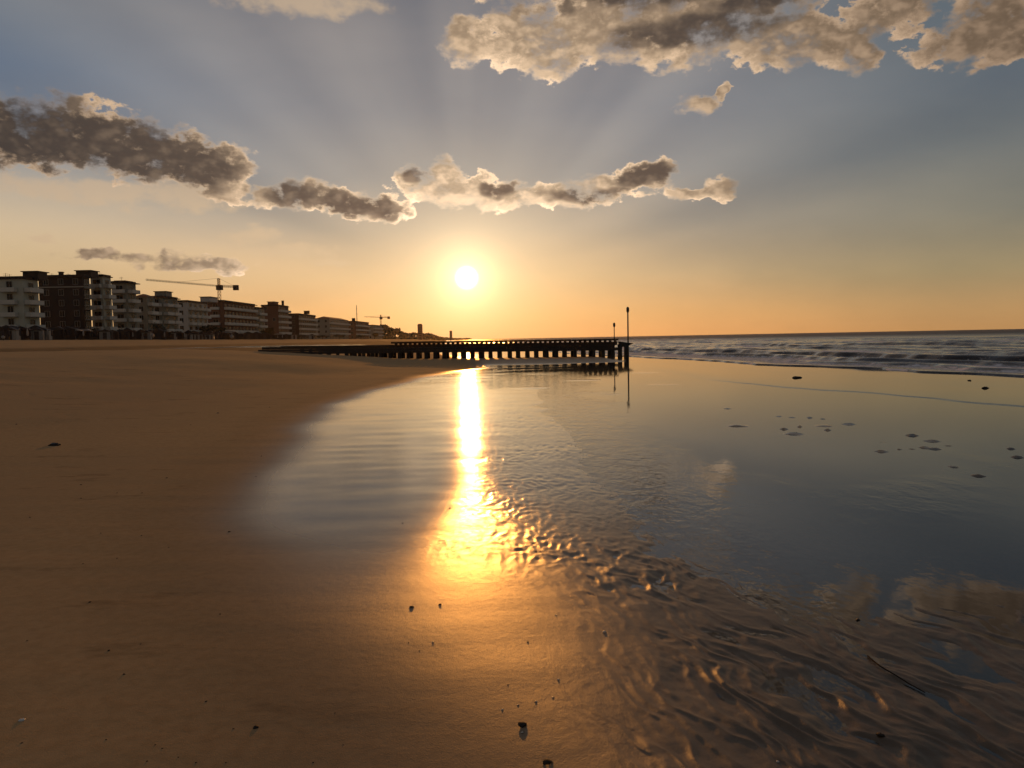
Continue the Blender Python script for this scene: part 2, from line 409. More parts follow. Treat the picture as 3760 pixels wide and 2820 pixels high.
        # faint washed lines on the wet slope
        sl_ = sst(L, -3.5, -.5) * (1 - sst(L, 2, 5)) + (1 - sst(np.abs(X + .3), .5, 1.3)) * (1 - sst(Y, 6, 9))
        z += np.clip(sl_ + .7 * sst(L, -5, -2.5) * (1 - sst(L, -2.5, -.5)) * (1 - sst(Y, 14, 24)), 0, 1) * (.0035 * gnoise((X + .3 * gnoise(X * .7, Y * .7, 78)) * .9, Y * 5.0 / (1 + .05 * Y), 71) + .0030 * sst(Y, 3, 6) * gnoise((X + .3 * gnoise(X * .6, Y * .6, 79)) * .45, Y * 1.9 + .5 * gnoise(X * .8, Y * .5, 77), 72))
    z = z - .05 * sst(s, -.3, .8) - .02 * np.clip(s, 0, 200)
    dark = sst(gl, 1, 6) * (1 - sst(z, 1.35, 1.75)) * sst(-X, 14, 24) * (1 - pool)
    return z, wet, dark, grainy, near_ridge
def ground_z(x, y):
    z = shape(np.array([float(x)]), np.array([float(y)]))[0]; return float(z[0])

# sand sheet: one polar grid, fine toward the bay and coarse everywhere else, out to the horizon
th = np.concatenate([np.linspace(-46, 46, 900), np.linspace(46, 314, 48)[1:-1]]) * np.pi / 180
rr = np.concatenate([np.linspace(.4, 2.2, 14), 1 / np.linspace(1 / 2.25, 1 / 90, 620), np.geomspace(92, 500, 70), np.geomspace(520, 20000, 40)])
TH, RR = np.meshgrid(th, rr); GX = RR * np.sin(TH); GY = RR * np.cos(TH)
GZ, GW, GDK, GGR, GRG = shape(GX, GY)
nr, ntc = GX.shape
verts = np.stack([GX.ravel(), GY.ravel(), GZ.ravel()], 1)
verts = np.vstack([verts, [[0, 0, float(GZ[0].mean())]]])
ii, jj = np.meshgrid(np.arange(nr - 1), np.arange(ntc), indexing='ij'); j2 = (jj + 1) % ntc
quads = np.stack([ii * ntc + jj, ii * ntc + j2, (ii + 1) * ntc + j2, (ii + 1) * ntc + jj], -1).reshape(-1, 4)[:, ::-1]
def big_mesh(name, v, q, extra_tris=None, attrs=(), mats=()):
    me = bpy.data.meshes.new(name)
    nq = len(q); tris = np.zeros((0, 3), int) if extra_tris is None else extra_tris
    me.vertices.add(len(v)); me.vertices.foreach_set('co', np.ascontiguousarray(v, dtype=np.float32).ravel())
    loops = np.concatenate([q.ravel(), tris.ravel()]).astype(np.int32)
    me.loops.add(len(loops)); me.loops.foreach_set('vertex_index', loops)
    me.polygons.add(nq + len(tris))
    st = np.concatenate([np.arange(nq) * 4, nq * 4 + np.arange(len(tris)) * 3]).astype(np.int32)
    me.polygons.foreach_set('loop_start', st)
    me.update(calc_edges=True); me.validate()
    me.polygons.foreach_set('use_smooth', np.ones(nq + len(tris), bool))
    for n, a in attrs:
        at_ = me.attributes.new(n, 'FLOAT', 'POINT'); at_.data.foreach_set('value', np.ascontiguousarray(a, dtype=np.float32))
    for mt in mats: me.materials.append(mt)
    me.update(); return me
def attr(nt, name):
    n = nt.nodes.new('ShaderNodeAttribute'); n.attribute_name = name; return E(nt, n.outputs['Fac'])

def sand_material():
    mt, nt, p = mat_base('beach_sand')
    pos = nt.nodes.new('ShaderNodeNewGeometry').outputs['Position']
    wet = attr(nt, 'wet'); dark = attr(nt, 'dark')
    n1 = noise(nt, pos, 1.1, 5, .6); n2 = noise(nt, pos, 14.0, 5, .65); n3 = noise(nt, pos, 160.0, 3, .6); n4 = noise(nt, pos, .12, 4, .5)
    dry = mix(nt, n2.ss(.3, .75), (.52, .325, .155), (.43, .262, .120))
    dry = mix(nt, n4.ss(.35, .7), dry, (.44, .275, .135))
    wr = noise(nt, vmath(nt, 'MULTIPLY', pos, (.55, 1.6, 1)).outputs[0], 1.3, 5, .7)
    dry = mix(nt, wr.ss(.56, .70) * .45, dry, (.17, .105, .05))
    wetc = mix(nt, n1.ss(.3, .7), (.125, .085, .052), (.096, .066, .041))
    c = mix(nt, wet * .95, dry, wetc)
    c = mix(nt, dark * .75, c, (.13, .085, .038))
    sp_ = n3.ss(.66, .74) * n2.ss(.45, .6)
    c = mix(nt, sp_ * .75, c, (.03, .02, .012))
    nt.links.new(c, p.inputs['Base Color'])
    rdg = attr(nt, 'ridge'); grn = attr(nt, 'grain')
    rgh = wet.ss(.15, 1.0, 1.0, .10) + (n1 - .5) * .07 + (grn * (1.0 - rdg * .4)) * wet * .34 + rdg * .10
    nt.links.new(rgh.k, p.inputs['Roughness'])
    spec = wet.ss(.05, .80, .05, .55) * (1.0 - rdg * .25); nt.links.new(spec.k, p.inputs['Specular IOR Level'])
    p.inputs['IOR'].default_value = 1.40
    h = (n3 * .0022 + n2 * .0042 + noise(nt, pos, 420.0, 2, .5) * .0008) * (.16 + (1.0 - wet) * .7 + grn * .55).mn(1.0)
    b = nt.nodes.new('ShaderNodeBump'); b.inputs['Strength'].default_value = .75; b.inputs['Distance'].default_value = 1.0
    nt.links.new(h.k, b.inputs['Height']); nt.links.new(b.outputs[0], p.inputs['Normal'])
    return mt
M_SAND = sand_material()
cidx = len(verts) - 1
tri = np.stack([np.full(ntc, cidx), (np.arange(ntc) + 1) % ntc, np.arange(ntc)], 1)
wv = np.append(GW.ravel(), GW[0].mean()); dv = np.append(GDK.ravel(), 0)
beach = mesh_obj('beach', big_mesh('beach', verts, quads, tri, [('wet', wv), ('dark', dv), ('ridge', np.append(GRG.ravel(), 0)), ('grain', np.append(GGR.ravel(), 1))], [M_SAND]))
beach['kind'] = 'structure'; beach['label'] = 'brown sand beach with rippled wet flats in front of the groyne'

# thin standing water on the flats: one level sheet, the sand rises through it
def film_material():
    mt, nt, p = mat_base('standing_water'); nt.nodes.remove(p)
    out = [n for n in nt.nodes if n.type == 'OUTPUT_MATERIAL'][0]
    pos = nt.nodes.new('ShaderNodeNewGeometry').outputs['Position']
    rip = attr(nt, 'ripple')
    a = noise(nt, vmath(nt, 'MULTIPLY', pos, (5.0, 2.6, 1)).outputs[0], 1.0, 3, .55, .4)
    c = noise(nt, vmath(nt, 'MULTIPLY', pos, (17.0, 10.0, 1)).outputs[0], 1.0, 2, .5, .3)
    h = (a * .010 + c * .0030) * rip
    b = nt.nodes.new('ShaderNodeBump'); b.inputs['Strength'].default_value = 1.0; b.inputs['Distance'].default_value = 1.0
    nt.links.new(h.k, b.inputs['Height'])
    fr = nt.nodes.new('ShaderNodeFresnel'); fr.inputs[0].default_value = 1.65; nt.links.new(b.outputs[0], fr.inputs['Normal'])
    gl = nt.nodes.new('ShaderNodeBsdfGlossy'); gl.inputs['Roughness'].default_value = .04; nt.links.new(b.outputs[0], gl.inputs['Normal'])
    tr = nt.nodes.new('ShaderNodeBsdfTransparent'); tr.inputs[0].default_value = (.92, .91, .86, 1)
    mx = nt.nodes.new('ShaderNodeMixShader'); nt.links.new(fr.outputs[0], mx.inputs[0]); nt.links.new(tr.outputs[0], mx.inputs[1]); nt.links.new(gl.outputs[0], mx.inputs[2])
    nt.links.new(mx.outputs[0], out.inputs[0]); return mt
fy = np.concatenate([np.linspace(1.5, 40, 160), np.linspace(41, 115, 80), np.geomspace(118, 400, 20)])
ft = np.linspace(0, 1, 300)
FY, FT = np.meshgrid(fy, ft, indexing='ij')
x0 = wet_x(FY) + .75 * sst(FY, 2, 6); x1 = edge_x(FY) + .25
x0 = np.maximum(x0, -1.0 - .55 * np.clip(FY - 5, 0, 50))
FX = x0 + (x1 - x0) * FT
L2Y, L2X = curve([(2850, 1420), (3000, 1433), (3160, 1440), (3400, 1463), (3560, 1478), (3760, 1495)])
L2 = np.interp(FY, [5] + L2Y + [45, 60], [16] + L2X + [L2X[-1] - 5, 99]) + .25 * gnoise(FY * .8, FY * 0, 35)
L2 = L2 + .07 * gnoise(FY * 3.1, FY * 0, 36)
FZ = .012 * sst(FX - L2, 0, .06) * sst(FX, 6.5, 8) * (1 - .9 * sst(FX - L2, .3, 5))
wob = .5 * fbm(FX * .5, FY * .35, 12, 3)
RIP = sst(FX + wob, -3.5, -1.2) * (1 - sst(FX + wob * 1.6 - .03 * FY, .8, 2.4)) * (1 - sst(FY, 26, 42)) + .05
RIP = np.maximum(RIP, .55 * sst(wob, .05, .3) * sst(FY, 4, 6) * (1 - sst(FY, 8, 12)))
nfy, nft = FX.shape
i2, j3 = np.meshgrid(np.arange(nfy - 1), np.arange(nft - 1), indexing='ij')
fq = np.stack([i2 * nft + j3, i2 * nft + j3 + 1, (i2 + 1) * nft + j3 + 1, (i2 + 1) * nft + j3], -1).reshape(-1, 4)
film = mesh_obj('shallow_water', big_mesh('shallow_water', np.stack([FX.ravel(), FY.ravel(), FZ.ravel()], 1), fq, None, [('ripple', RIP.ravel())], [film_material()]))
film['kind'] = 'structure'; film['label'] = 'thin still sheet of water lying on the wet sand flats'

# ------------------------------------------------------------------ the sea
sy = np.concatenate([np.linspace(-400, 10, 12), np.linspace(12, 130, 620), np.geomspace(131, 1000, 90), np.geomspace(1100, 20000, 20)])
ss_ = np.concatenate([np.linspace(0, 2, 24), np.linspace(2.1, 30, 190), np.linspace(30.3, 90, 170), np.geomspace(91, 400, 70), np.geomspace(430, 25000, 30)])
SY, SSO = np.meshgrid(sy, ss_, indexing='ij')
SX = edge_x(SY) + SSO
q = np.zeros_like(SX); foam = np.zeros_like(SX)
lip = .055 * sst(SSO, 0, .10) - .02 * sst(SSO, .3, 1.5)
q += lip
for k, (s0, a) in enumerate([(2.6, .10), (5.2, .22), (8.5, .34), (12.5, .34), (17, .38), (22.5, .42), (29, .46), (37, .5), (47, .5), (58, .5), (71, .5), (85, .5)]):
    wob = 1.6 * gnoise(SY * .06 + k * 7.3, SY * 0, 80 + k) * (1 + s0 * .05) + .5 * gnoise(SY * .3 + k * 3.1, SSO * .02, 95 + k)
    am = 1.15 * a * np.clip(.6 + 1.3 * gnoise(SY * .045 + k * 5.7, SSO * 0 + k, 110 + k), .06, 1.2)
    u = SSO - s0 - wob
    front = .30 + .012 * s0; backw = 1.2 + .05 * s0
    if k > 2: am = am * .62
    if k in (1, 2): am = a * (1.0 + .35 * gnoise(SY * .12, SSO * 0 + k, 117))        # the two breakers next to the beach run unbroken
    prof = np.where(u < 0, np.exp(-(u / front) ** 2), np.exp(-(u / backw) ** 2))
    q += am * prof
    brk = sst(gnoise(SY * .09 + k * 2.2, SSO * 0 + k * .7, 130 + k), -.05, .2)
    foam = np.maximum(foam, brk * np.where(u < .12, 0, np.exp(-((u - .12) / (backw * 1.2)) ** 2)))
foam = np.maximum(foam, .34 * sst(SSO, .5, 1.5) * (1 - sst(SSO, 9, 14)) * (q < .12))
chop = fbm(SX * .7, SY * .16, 150, 4) * .11 * sst(SSO, 4, 16) + fbm(SX * .16, SY * .035, 160, 3) * .17 * sst(SSO, 15, 60)
chop *= 1 - sst(SSO, 900, 3000) * .8
q += chop
foam = np.maximum(foam, .55 * (1 - sst(SSO, .0, .5)) * sst(gnoise(SY * .3, SY * 0, 33), .1, .4))
def sea_material():
    mt, nt, p = mat_base('sea_water')
    pos = nt.nodes.new('ShaderNodeNewGeometry').outputs['Position']
    fo = attr(nt, 'foam')
    n = noise(nt, vmath(nt, 'MULTIPLY', pos, (1.4, .8, 1)).outputs[0], 1.6, 6, .65)
    f = (fo * 1.2 + (n - .5) * 1.9 - .16).ss(.0, .4)
    c = mix(nt, f, (.026, .018, .013), (.80, .74, .72)); nt.links.new(c, p.inputs['Base Color'])
    dist = E(nt, vmath(nt, 'LENGTH', pos).outputs['Value'])
    r = (f * .75 + .09 + dist.ss(90, 480) * .42).mn(.9); nt.links.new(r.k, p.inputs['Roughness']); p.inputs['IOR'].default_value = 1.33
    w = noise(nt, vmath(nt, 'MULTIPLY', pos, (1.0, .6, 1)).outputs[0], 2.2, 4, .6)
    b = nt.nodes.new('ShaderNodeBump'); b.inputs['Strength'].default_value = .6; b.inputs['Distance'].default_value = .12
    nt.links.new(((w + f * .4) * dist.ss(22, 70, .12, 1.0)).k, b.inputs['Height']); nt.links.new(b.outputs[0], p.inputs['Normal'])
    return mt
na, nb = SX.shape
i4, j4 = np.meshgrid(np.arange(na - 1), np.arange(nb - 1), indexing='ij')
sq = np.stack([i4 * nb + j4, i4 * nb + j4 + 1, (i4 + 1) * nb + j4 + 1, (i4 + 1) * nb + j4], -1).reshape(-1, 4)
sea = mesh_obj('sea', big_mesh('sea', np.stack([SX.ravel(), SY.ravel(), q.ravel()], 1), sq, None, [('foam', foam.ravel())], [sea_material()]))
sea['kind'] = 'structure'; sea['label'] = 'choppy sea with low breaking waves and pale foam'
# ------------------------------------------------------------------ wooden groyne pier
M_WOOD = simple('weathered_wood', (.055, .036, .026), .8, .45, 2.5, .4)
M_WOODD = simple('wet_dark_wood', (.026, .018, .015), .55, .4, 3.0, .4)
M_IRON = simple('dark_painted_iron', (.035, .03, .028), .5, .2, 4)
PR = ground(2262, 1312); ax = Vector((-.9917, .129, 0))
pier = thing('wooden_pier', 'long low dark wooden pier on rows of piles from the sand into the sea', 'pier', (PR.x, PR.y, 0), math.atan2(ax.y, ax.x))
def deck_z(t): return 1.17 + .0046 * t
pile_me = []
for k in range(4):
    b = MB(); r = .158 + .012 * k
    rs = random.Random(k)
    b.lathe([(r * (1 + .06 * rs.uniform(-1, 1)), z) for z in (-.8, -.2, .15, .4, .9)] + [(0.0, .9)], 9); pile_me.append(b.mesh('pile', M_WOODD, smooth=True))
for row, (y, off) in enumerate(((0.0, .25), (-1.7, .45))):
    for i in range(35 if row == 0 else 30):
        t = off + .735 * i + random.uniform(-.06, .06)
        o = mesh_obj('pile', random.choice(pile_me), pier, (t, y + random.uniform(-.04, .04), deck_z(t) - .10 - .9 + random.uniform(-.03, .03)), random.uniform(0, 6))
        o.scale = (random.uniform(.9, 1.12),) * 2 + (1,)
for x, y in ((-.3, .1), (-.78, .05)):
    o = mesh_obj('pile', pile_me[2], pier, (x, y, .1), x)
L_ = 4.1
for row, y in enumerate((.2, -1.9)):
    for i in range(7 if row == 0 else 6):
        for j, (za, zb) in enumerate(((-.64, -.45), (-.43, -.25), (-.23, -.03))):
            t0 = i * L_ + (0, .6, .25)[j] - .35; b = MB()
            t1 = t0 + L_ - .02
            for (ta, tb) in ((t0, t1),):
                b.box(0, tb - ta, -.07, .07, za, zb)
            bb = b.obj('beam', M_WOODD if j < 2 else M_WOOD, pier, (t0, y + random.uniform(-.012, .012), deck_z(t0 + 2)))
            bb.rotation_euler = (0, -.0046, 0)
pl = MB().box(-.185, .185, -2.1, .34, -.022, .025).mesh('deck_plank', M_WOOD)
for i in range(72):
    t = -.15 + .38 * i
    mesh_obj('deck_plank', pl, pier, (t, random.uniform(-.03, .03), deck_z(t) + .002 + random.uniform(-.004, .004)), random.uniform(-.006, .006))
pst = MB().box(-.105, .105, -.07, .07, 0, .105).mesh('rail_post', M_WOOD)
for i in range(46):
    t = .05 + .385 * i
    mesh_obj('rail_post', pst, pier, (t, .12, deck_z(t) + .026), random.uniform(-.05, .05))
for i in range(5):
    t0 = -.2 + i * 3.6; b = MB().box(0, 3.57, -.13, .13, 0, .13)
    mesh_obj('cap_rail', b.mesh('cap_rail', M_WOOD), pier, (t0, .12 + random.uniform(-.01, .01), deck_z(t0 + 1.7) + .131), 0)
fd = MB().prism([(-1.35, -.12), (-.2, .06), (-.2, -.42), (-.9, -.32)], -.28, .28).obj('end_fender', M_WOODD, pier, (0, -.1, deck_z(0)))
def marker(name, label, px, ybase, ytop, Y, r, hr, hh, group):
    p = at(px, ytop, Y); zt = p.z
    t = thing(name, label, 'marker pole', (p.x, p.y, ybase), 0, group)
    MB().tube((0, 0, 0), (0.0, 0, zt - ybase - hh * .8), r, r * .85).obj('pole', M_IRON, t, smooth=True)
    MB().lathe([(0, zt - ybase - hh), (hr * .6, zt - ybase - hh), (hr, zt - ybase - hh * .75), (hr, zt - ybase - hh * .25), (hr * .55, zt - ybase - .03), (0, zt - ybase)], 10).obj('marker_head', M_IRON, t, smooth=True)
marker('marker_pole', 'tall dark pole with a bulbous head standing in the water off the pier end', 2305, -.6, 1126, PR.y - .25, .062, .11, .45, 'poles at the end of the pier')
marker('marker_pole', 'short thin pole with a small head standing on the seaward end of the pier', 2255, deck_z(0), 1184, PR.y + .9, .038, .09, .36, 'poles at the end of the pier')

# ------------------------------------------------------------------ buildings along the promenade
M_GLASS, nt_, p_ = mat_base('dark_window_glass'); p_.inputs['Base Color'].default_value = (.012, .014, .016, 1); p_.inputs['Roughness'].default_value = .25; p_.inputs['Specular IOR Level'].default_value = .2
M_FRAME = simple('window_frame_paint', (.38, .36, .33), .6, .15)
M_ROOFD = simple('dark_roof', (.045, .03, .025), .8, .3, .5)
M_TILE = simple('orange_roof_tiles', (.30, .11, .04), .8, .35, 1.2)
M_PALE = simple('pale_plaster', (.52, .54, .46), .85, .14, .6)
M_WHITE = simple('white_plaster', (.62, .61, .57), .85, .14, .6)
M_BEIGE = simple('beige_plaster', (.36, .33, .26), .85, .16, .6)
M_GREY = simple('grey_plaster', (.30, .30, .25), .85, .16, .6)
M_DARK = simple('dark_brown_cladding', (.028, .017, .014), .7, .3, .5)
M_BRICK = simple('reddish_plaster', (.16, .085, .06), .85, .2, .6)
M_RAIL = simple('balcony_parapet_paint', (.62, .61, .55), .7, .15, 1)
M_SLAB = simple('balcony_slab', (.34, .33, .29), .8, .15, 1)
ORD = 'first second third fourth fifth sixth seventh eighth ninth tenth eleventh twelfth thirteenth fourteenth fifteenth sixteenth'.split()
XF = -118.0
def win_mesh(w, h, nm='window'):
    b = MB()
    b.box(-w / 2, w / 2, -.02, .03, 0, h, 1)
    for (xa, xb, za, zb) in ((-w / 2 - .07, -w / 2, -.07, h + .07), (w / 2, w / 2 + .07, -.07, h + .07), (-w / 2, w / 2, -.07, 0), (-w / 2, w / 2, h, h + .07), (-.025, .025, 0, h)):
        b.box(xa, xb, -.09, .02, za, zb, 0)
    return b.mesh(nm, M_FRAME, M_GLASS)
WIN = [win_mesh(1.3, 1.5), win_mesh(2.0, 2.15), win_mesh(1.0, 2.1)]
def balcony_mesh(w, dpt, solid):
    b = MB(); b.box(-w / 2, w / 2, -dpt, 0, -.16, 0, 1)
    if solid:
        b.box(-w / 2, w / 2, -dpt, -dpt + .1, 0, 1.0, 0); b.box(-w / 2, -w / 2 + .1, -dpt + .1, 0, 0, 1.0, 0); b.box(w / 2 - .1, w / 2, -dpt + .1, 0, 0, 1.0, 0)
    else:
        b.box(-w / 2, w / 2, -dpt, -dpt + .06, .92, 1.0, 0); b.box(-w / 2, -w / 2 + .06, -dpt + .06, 0, .92, 1.0, 0); b.box(w / 2 - .06, w / 2, -dpt + .06, 0, .92, 1.0, 0)
        n = max(3, int(w / .35))
        for i in range(n + 1):
            x = -w / 2 + .03 + (w - .06) * i / n; b.box(x - .02, x + .02, -dpt + .01, -dpt + .05, 0, .92, 0)
    return b.mesh('balcony', M_RAIL, M_SLAB)
SHORT = [(0, 158, 'pale green grey block'), (158, 348, 'dark brown block'), (348, 425, 'pale narrow tower'), (425, 511, 'overhanging tower'), (511, 566, 'orange roofed block'),
    (566, 655, 'square topped grey block'), (655, 772, 'white building'), (772, 940, 'long hotel below the crane'), (940, 1068, 'turret block'), (1068, 1166, 'chimney building'), (1166, 2000, 'hipped roof building')]
SEEN = {}
def place_label(px, what):                     # counted from the left within the stretch before one building; call in left to right order
    s = next(n for a_, b_, n in SHORT if a_ <= px < b_); k = SEEN[(what, s)] = SEEN.get((what, s), -1) + 1
    return '%s, %s from left before the %s' % (what, ORD[k], s)
def building(name, label, pL, pC, pR, ytop, wall, end='win', sea='bal', floors=None, roof=M_ROOFD, pent=None, chim=(), ant=(), solid=True, overhang=.45, stripe=False, hip=0.0, endw=3.4, seaw=4.2, xf=XF):
    Yc = xf * F0 / (pC - W0 / 2); Yr = xf * F0 / (pR - W0 / 2); Xb = xf * (W0 / 2 - pL) / (W0 / 2 - pC)
    base = min(3.2, ground_z(xf, Yc)); top = at(pC, ytop, Yc).z; h = top - base; dep = xf - Xb; ln = Yr - Yc
    t = thing(name, label, 'building', (xf, Yc, base), 0, 'seafront buildings along the beach')
    MB().box(-dep, 0, 0, ln, -2.5, h - .25).obj('wall', wall, t)
    rb = MB()
    if hip > 0:
        o_ = overhang; b = len(rb.v)
        rb.v += [(-dep - o_, -o_, h - .25), (o_, -o_, h - .25), (o_, ln + o_, h - .25), (-dep - o_, ln + o_, h - .25),
                 (-dep / 2, min(ln * .3, dep * .45), h - .25 + hip), (-dep / 2, ln - min(ln * .3, dep * .45), h - .25 + hip)]
        rb.f += [(0, 1, 4), (1, 2, 5, 4), (2, 3, 5), (3, 0, 4, 5), (3, 2, 1, 0)]; rb.m += [0] * 5
    else:
        rb.box(-dep - overhang, overhang, -overhang, ln + overhang, h - .25, h); 
        rb.box(-dep - .1, .1, -.1, .15, h, h + .45); rb.box(-.15, .1, .15, ln, h, h + .45)
    rf = rb.obj('roof', roof, t)
    n = floors or max(2, round(h / 3.15)); fh = (h - .3) / n
    def colpos(L, w):
        k = max(1, int(L / w)); return [L * (i + .5) / k for i in range(k)], L / k
    # wall toward the viewer
    xs, bw = colpos(dep, endw)
    bm_ = balcony_mesh(min(bw * .82, 3.6), 1.25, solid)
    for f in range(n):
        z = f * fh
        for i, x in enumerate(xs):
            if end == 'none' and (i + f) % 3: continue
            full = end == 'bal' and f > 0
            mesh_obj('window', WIN[1] if full else WIN[0], t, (-x, -.002, z + (.12 if full else 1.0)))
            if full: mesh_obj('balcony', bm_, t, (-x, 0, z))
            elif end == 'mix' and i == 0 and f > 0: mesh_obj('balcony', bm_, t, (-x, 0, z))
    # wall toward the sea
    ys, bw = colpos(ln, seaw)
    bm2 = balcony_mesh(bw * .9, 1.5, solid)
    for f in range(n):
        z = f * fh
        for i, y in enumerate(ys):
            mesh_obj('window', WIN[1], t, (.002, y, z + .12), math.pi / 2)
            if f > 0 and sea == 'bal': mesh_obj('balcony', bm2, t, (0, y, z), math.pi / 2)
    if stripe:
        MB().box(-dep - .25, .25, -.3, ln, h - fh - .15, h - fh + .15).obj('cornice', M_SLAB, t)
    if pent:
        for (a, c, yt) in (pent if isinstance(pent, list) else [pent]):
            xa = at(a, yt, Yc + 4).x - xf; xc = at(c, yt, Yc + 4).x - xf; zt = at((a + c) / 2, yt, Yc + 4).z - base
            MB().box(xa + .3, xc - .3, 4, 4 + max(4, min(9, ln * .4)), h - .02, zt - .22).obj('penthouse', wall if wall is not M_PALE else M_DARK, t)
            MB().box(xa, xc, 3.6, 4.5 + max(4, min(9, ln * .4)), zt - .2, zt).obj('penthouse_roof', M_ROOFD, t)
    for (px, yt, w) in chim:
        p = at(px, yt, Yc + 3); MB().box(-w / 2, w / 2, -.5, .5, h - .02 - base * 0, p.z - base - .18).box(-w / 2 - .15, w / 2 + .15, -.65, .65, p.z - base - .178, p.z - base).obj('chimney', M_DARK, rf, (p.x - xf, 3, 0))
    for (px, yt) in ant:
        p = at(px, yt, Yc + 2); b = MB().tube((0, 0, h - .05), (0, 0, p.z - base), .045)
        for dz_ in (.25, .6): b.tube((-.6, 0, p.z - base - dz_), (.6, 0, p.z - base - dz_), .025)
        b.obj('aerial', M_IRON, rf, (p.x - xf, 2, 0))
    return t, h, dep, ln, fh
building('apartment_building', 'pale green grey apartment block with balconies, cut by the left edge', -190, 102, 158, 1020, M_PALE, end='mix', pent=(78, 142, 995), ant=((20, 1002), (34, 1006)), endw=5.0)
building('apartment_building', 'large dark brown apartment block with a rooftop box and a chimney', 160, 322, 346, 1013, M_DARK, end='win', pent=(274, 336, 992), chim=((224, 998, .9),), ant=((190, 1003), (250, 1004)), stripe=True, solid=False)
building('apartment_tower', 'pale narrow tower with stacked slot balconies beside the dark brown block', 350, 394, 424, 1012, M_PALE, end='bal', ant=((366, 1000),), endw=5)
building('apartment_tower', 'grey tower with an overhanging flat roof and a pale side slab', 426, 482, 514, 1036, M_GREY, end='bal', pent=(420, 462, 1030), ant=((445, 1016),), overhang=1.0, endw=4.5)
building('apartment_building', 'lower block with an orange tiled roof right of the overhanging tower', 508, 552, 580, 1086, M_GREY, end='win', roof=M_TILE, hip=1.0)
building('apartment_building', 'square topped grey block between the orange roof and the white building', 566, 610, 664, 1090, M_GREY, end='mix', pent=(564, 612, 1069), overhang=.8)
building('apartment_building', 'white lower building with a small dark box on its roof, left of the crane', 652, 700, 772, 1106, M_WHITE, end='win', pent=(732, 774, 1089), ant=((655, 1098),), endw=4)
building('hotel_building', 'long building with bright white balcony fronts beneath the tower crane', 770, 832, 946, 1105, M_BRICK, end='bal', hip=.0, overhang=.9, endw=4.2)
building('apartment_building', 'small grey building at the far end of the crane hotel', 930, 950, 980, 1130, M_GREY, end='win')
building('apartment_building', 'tall dark block with a rooftop turret and an aerial, mid skyline', 969, 1030, 1068, 1121, M_BRICK, end='none', pent=(980, 1008, 1107), chim=((1038, 1104, 1.0),))
building('apartment_building', 'flat roofed dark building with one square chimney right of the turret block', 1066, 1104, 1166, 1153, M_DARK, end='win', chim=((1126, 1141, 3.0),))
building('apartment_building', 'long grey building with a low hipped roof, left of the thin mast', 1164, 1216, 1286, 1168, M_GREY, end='win', roof=M_TILE, hip=1.6)
building('apartment_building', 'far building standing behind the thin radio mast', 1284, 1312, 1360, 1180, M_BRICK, end='win', chim=((1298, 1168, 2.4),), endw=5, seaw=7)
building('apartment_building', 'last small distant building beside the far crane', 1354, 1376, 1408, 1194, M_BEIGE, end='none', endw=5, seaw=8)
def far_tower(label, px, yt, wpx, Y):
    p = at(px, yt, Y); w = wpx * Y / F0
    t = thing('distant_tower', label, 'tower', (p.x, Y, 1.0), 0, 'distant towers at the end of the coast')
    h = p.z - 1; MB().box(-w / 2, w / 2, 0, w, -3, h - w * .15).obj('wall', M_BRICK, t)
    MB().box(-w * .38, w * .38, w * .1, w * .9, h - w * .15 - .01, h).obj('roof', M_ROOFD, t)
    wm = win_mesh(w * .6, 1.6); n = int((h - 4) / 3.6)
    for i in range(n): mesh_obj('window', wm, t, (0, -.002, 2 + i * 3.6))
far_tower('thick distant tower block rising above the low coast', 1541, 1189, 16.5, 1500)
far_tower('thin distant tower near the tip of the coast', 1655, 1214, 9, 2300)

# ------------------------------------------------------------------ cranes and mast
def lattice(b, p, q, w, nseg, r=.07):
    p, q = Vector(p), Vector(q); d = (q - p).normalized(); a = d.orthogonal().normalized(); c = d.cross(a)
    cor = [a * w / 2 + c * w / 2, a * w / 2 - c * w / 2, a * -w / 2 - c * w / 2, a * -w / 2 + c * w / 2]
    for k in cor: b.tube(p + k, q + k, r, n=5)
    for s in range(nseg):
        u, v = p.lerp(q, s / nseg), p.lerp(q, (s + 1) / nseg)
        for k in range(4): b.tube(u + cor[k], v + cor[(k + 1) % 4], r * .6, n=4)
M_CRANE = simple('crane_steel', (.10, .07, .03), .5, .2, 2)
M_CONC = simple('counterweight_concrete', (.06, .055, .05), .8, .2, 2)
def crane(label, base, top_z, apex_z, jib_end, ctr_end, sc=1.0):
    t = thing('tower_crane', label, 'crane', base, 0, 'tower cranes over the roofs')
    b = MB(); lattice(b, (0, 0, -1), (0, 0, top_z - base[2]), 1.3 * sc, 16, .11 * sc); b.obj('mast', M_CRANE, t)
    tz = top_z - base[2]; B = Vector(base); j = Vector(jib_end) - B; c = Vector(ctr_end) - B; T = Vector((0, 0, tz))
    b = MB(); lattice(b, T, j, .6 * sc, 26, .055 * sc); b.obj('jib', M_CRANE, t)
    b = MB(); lattice(b, T, c, .8 * sc, 8, .09 * sc); b.obj('counter_jib', M_CRANE, t)
    MB().box(-1.3 * sc, 1.3 * sc, -1 * sc, 1 * sc, -1.9 * sc, .9 * sc).obj('counterweight', M_CONC, t, tuple(c))
    A = Vector((0, 0, apex_z - base[2])); b = MB(); lattice(b, T, A, 1.0 * sc, 4, .14 * sc); b.obj('apex', M_CRANE, t)
    MB().box(-1.5 * sc, 1.5 * sc, -1.2 * sc, 1.2 * sc, -2.2 * sc, .3 * sc).obj('slewing_cab', M_CONC, t, (0.4, -.3, tz))
    b = MB(); b.tube(A, T.lerp(j, .62), .05 * sc, n=5); b.tube(A, c, .05 * sc, n=5); b.obj('tie_bar', M_CRANE, t)
Yc1 = 420; pb = at(804, 1240, Yc1); pj = at(804, 1050, Yc1); pa = at(797, 1022, Yc1)
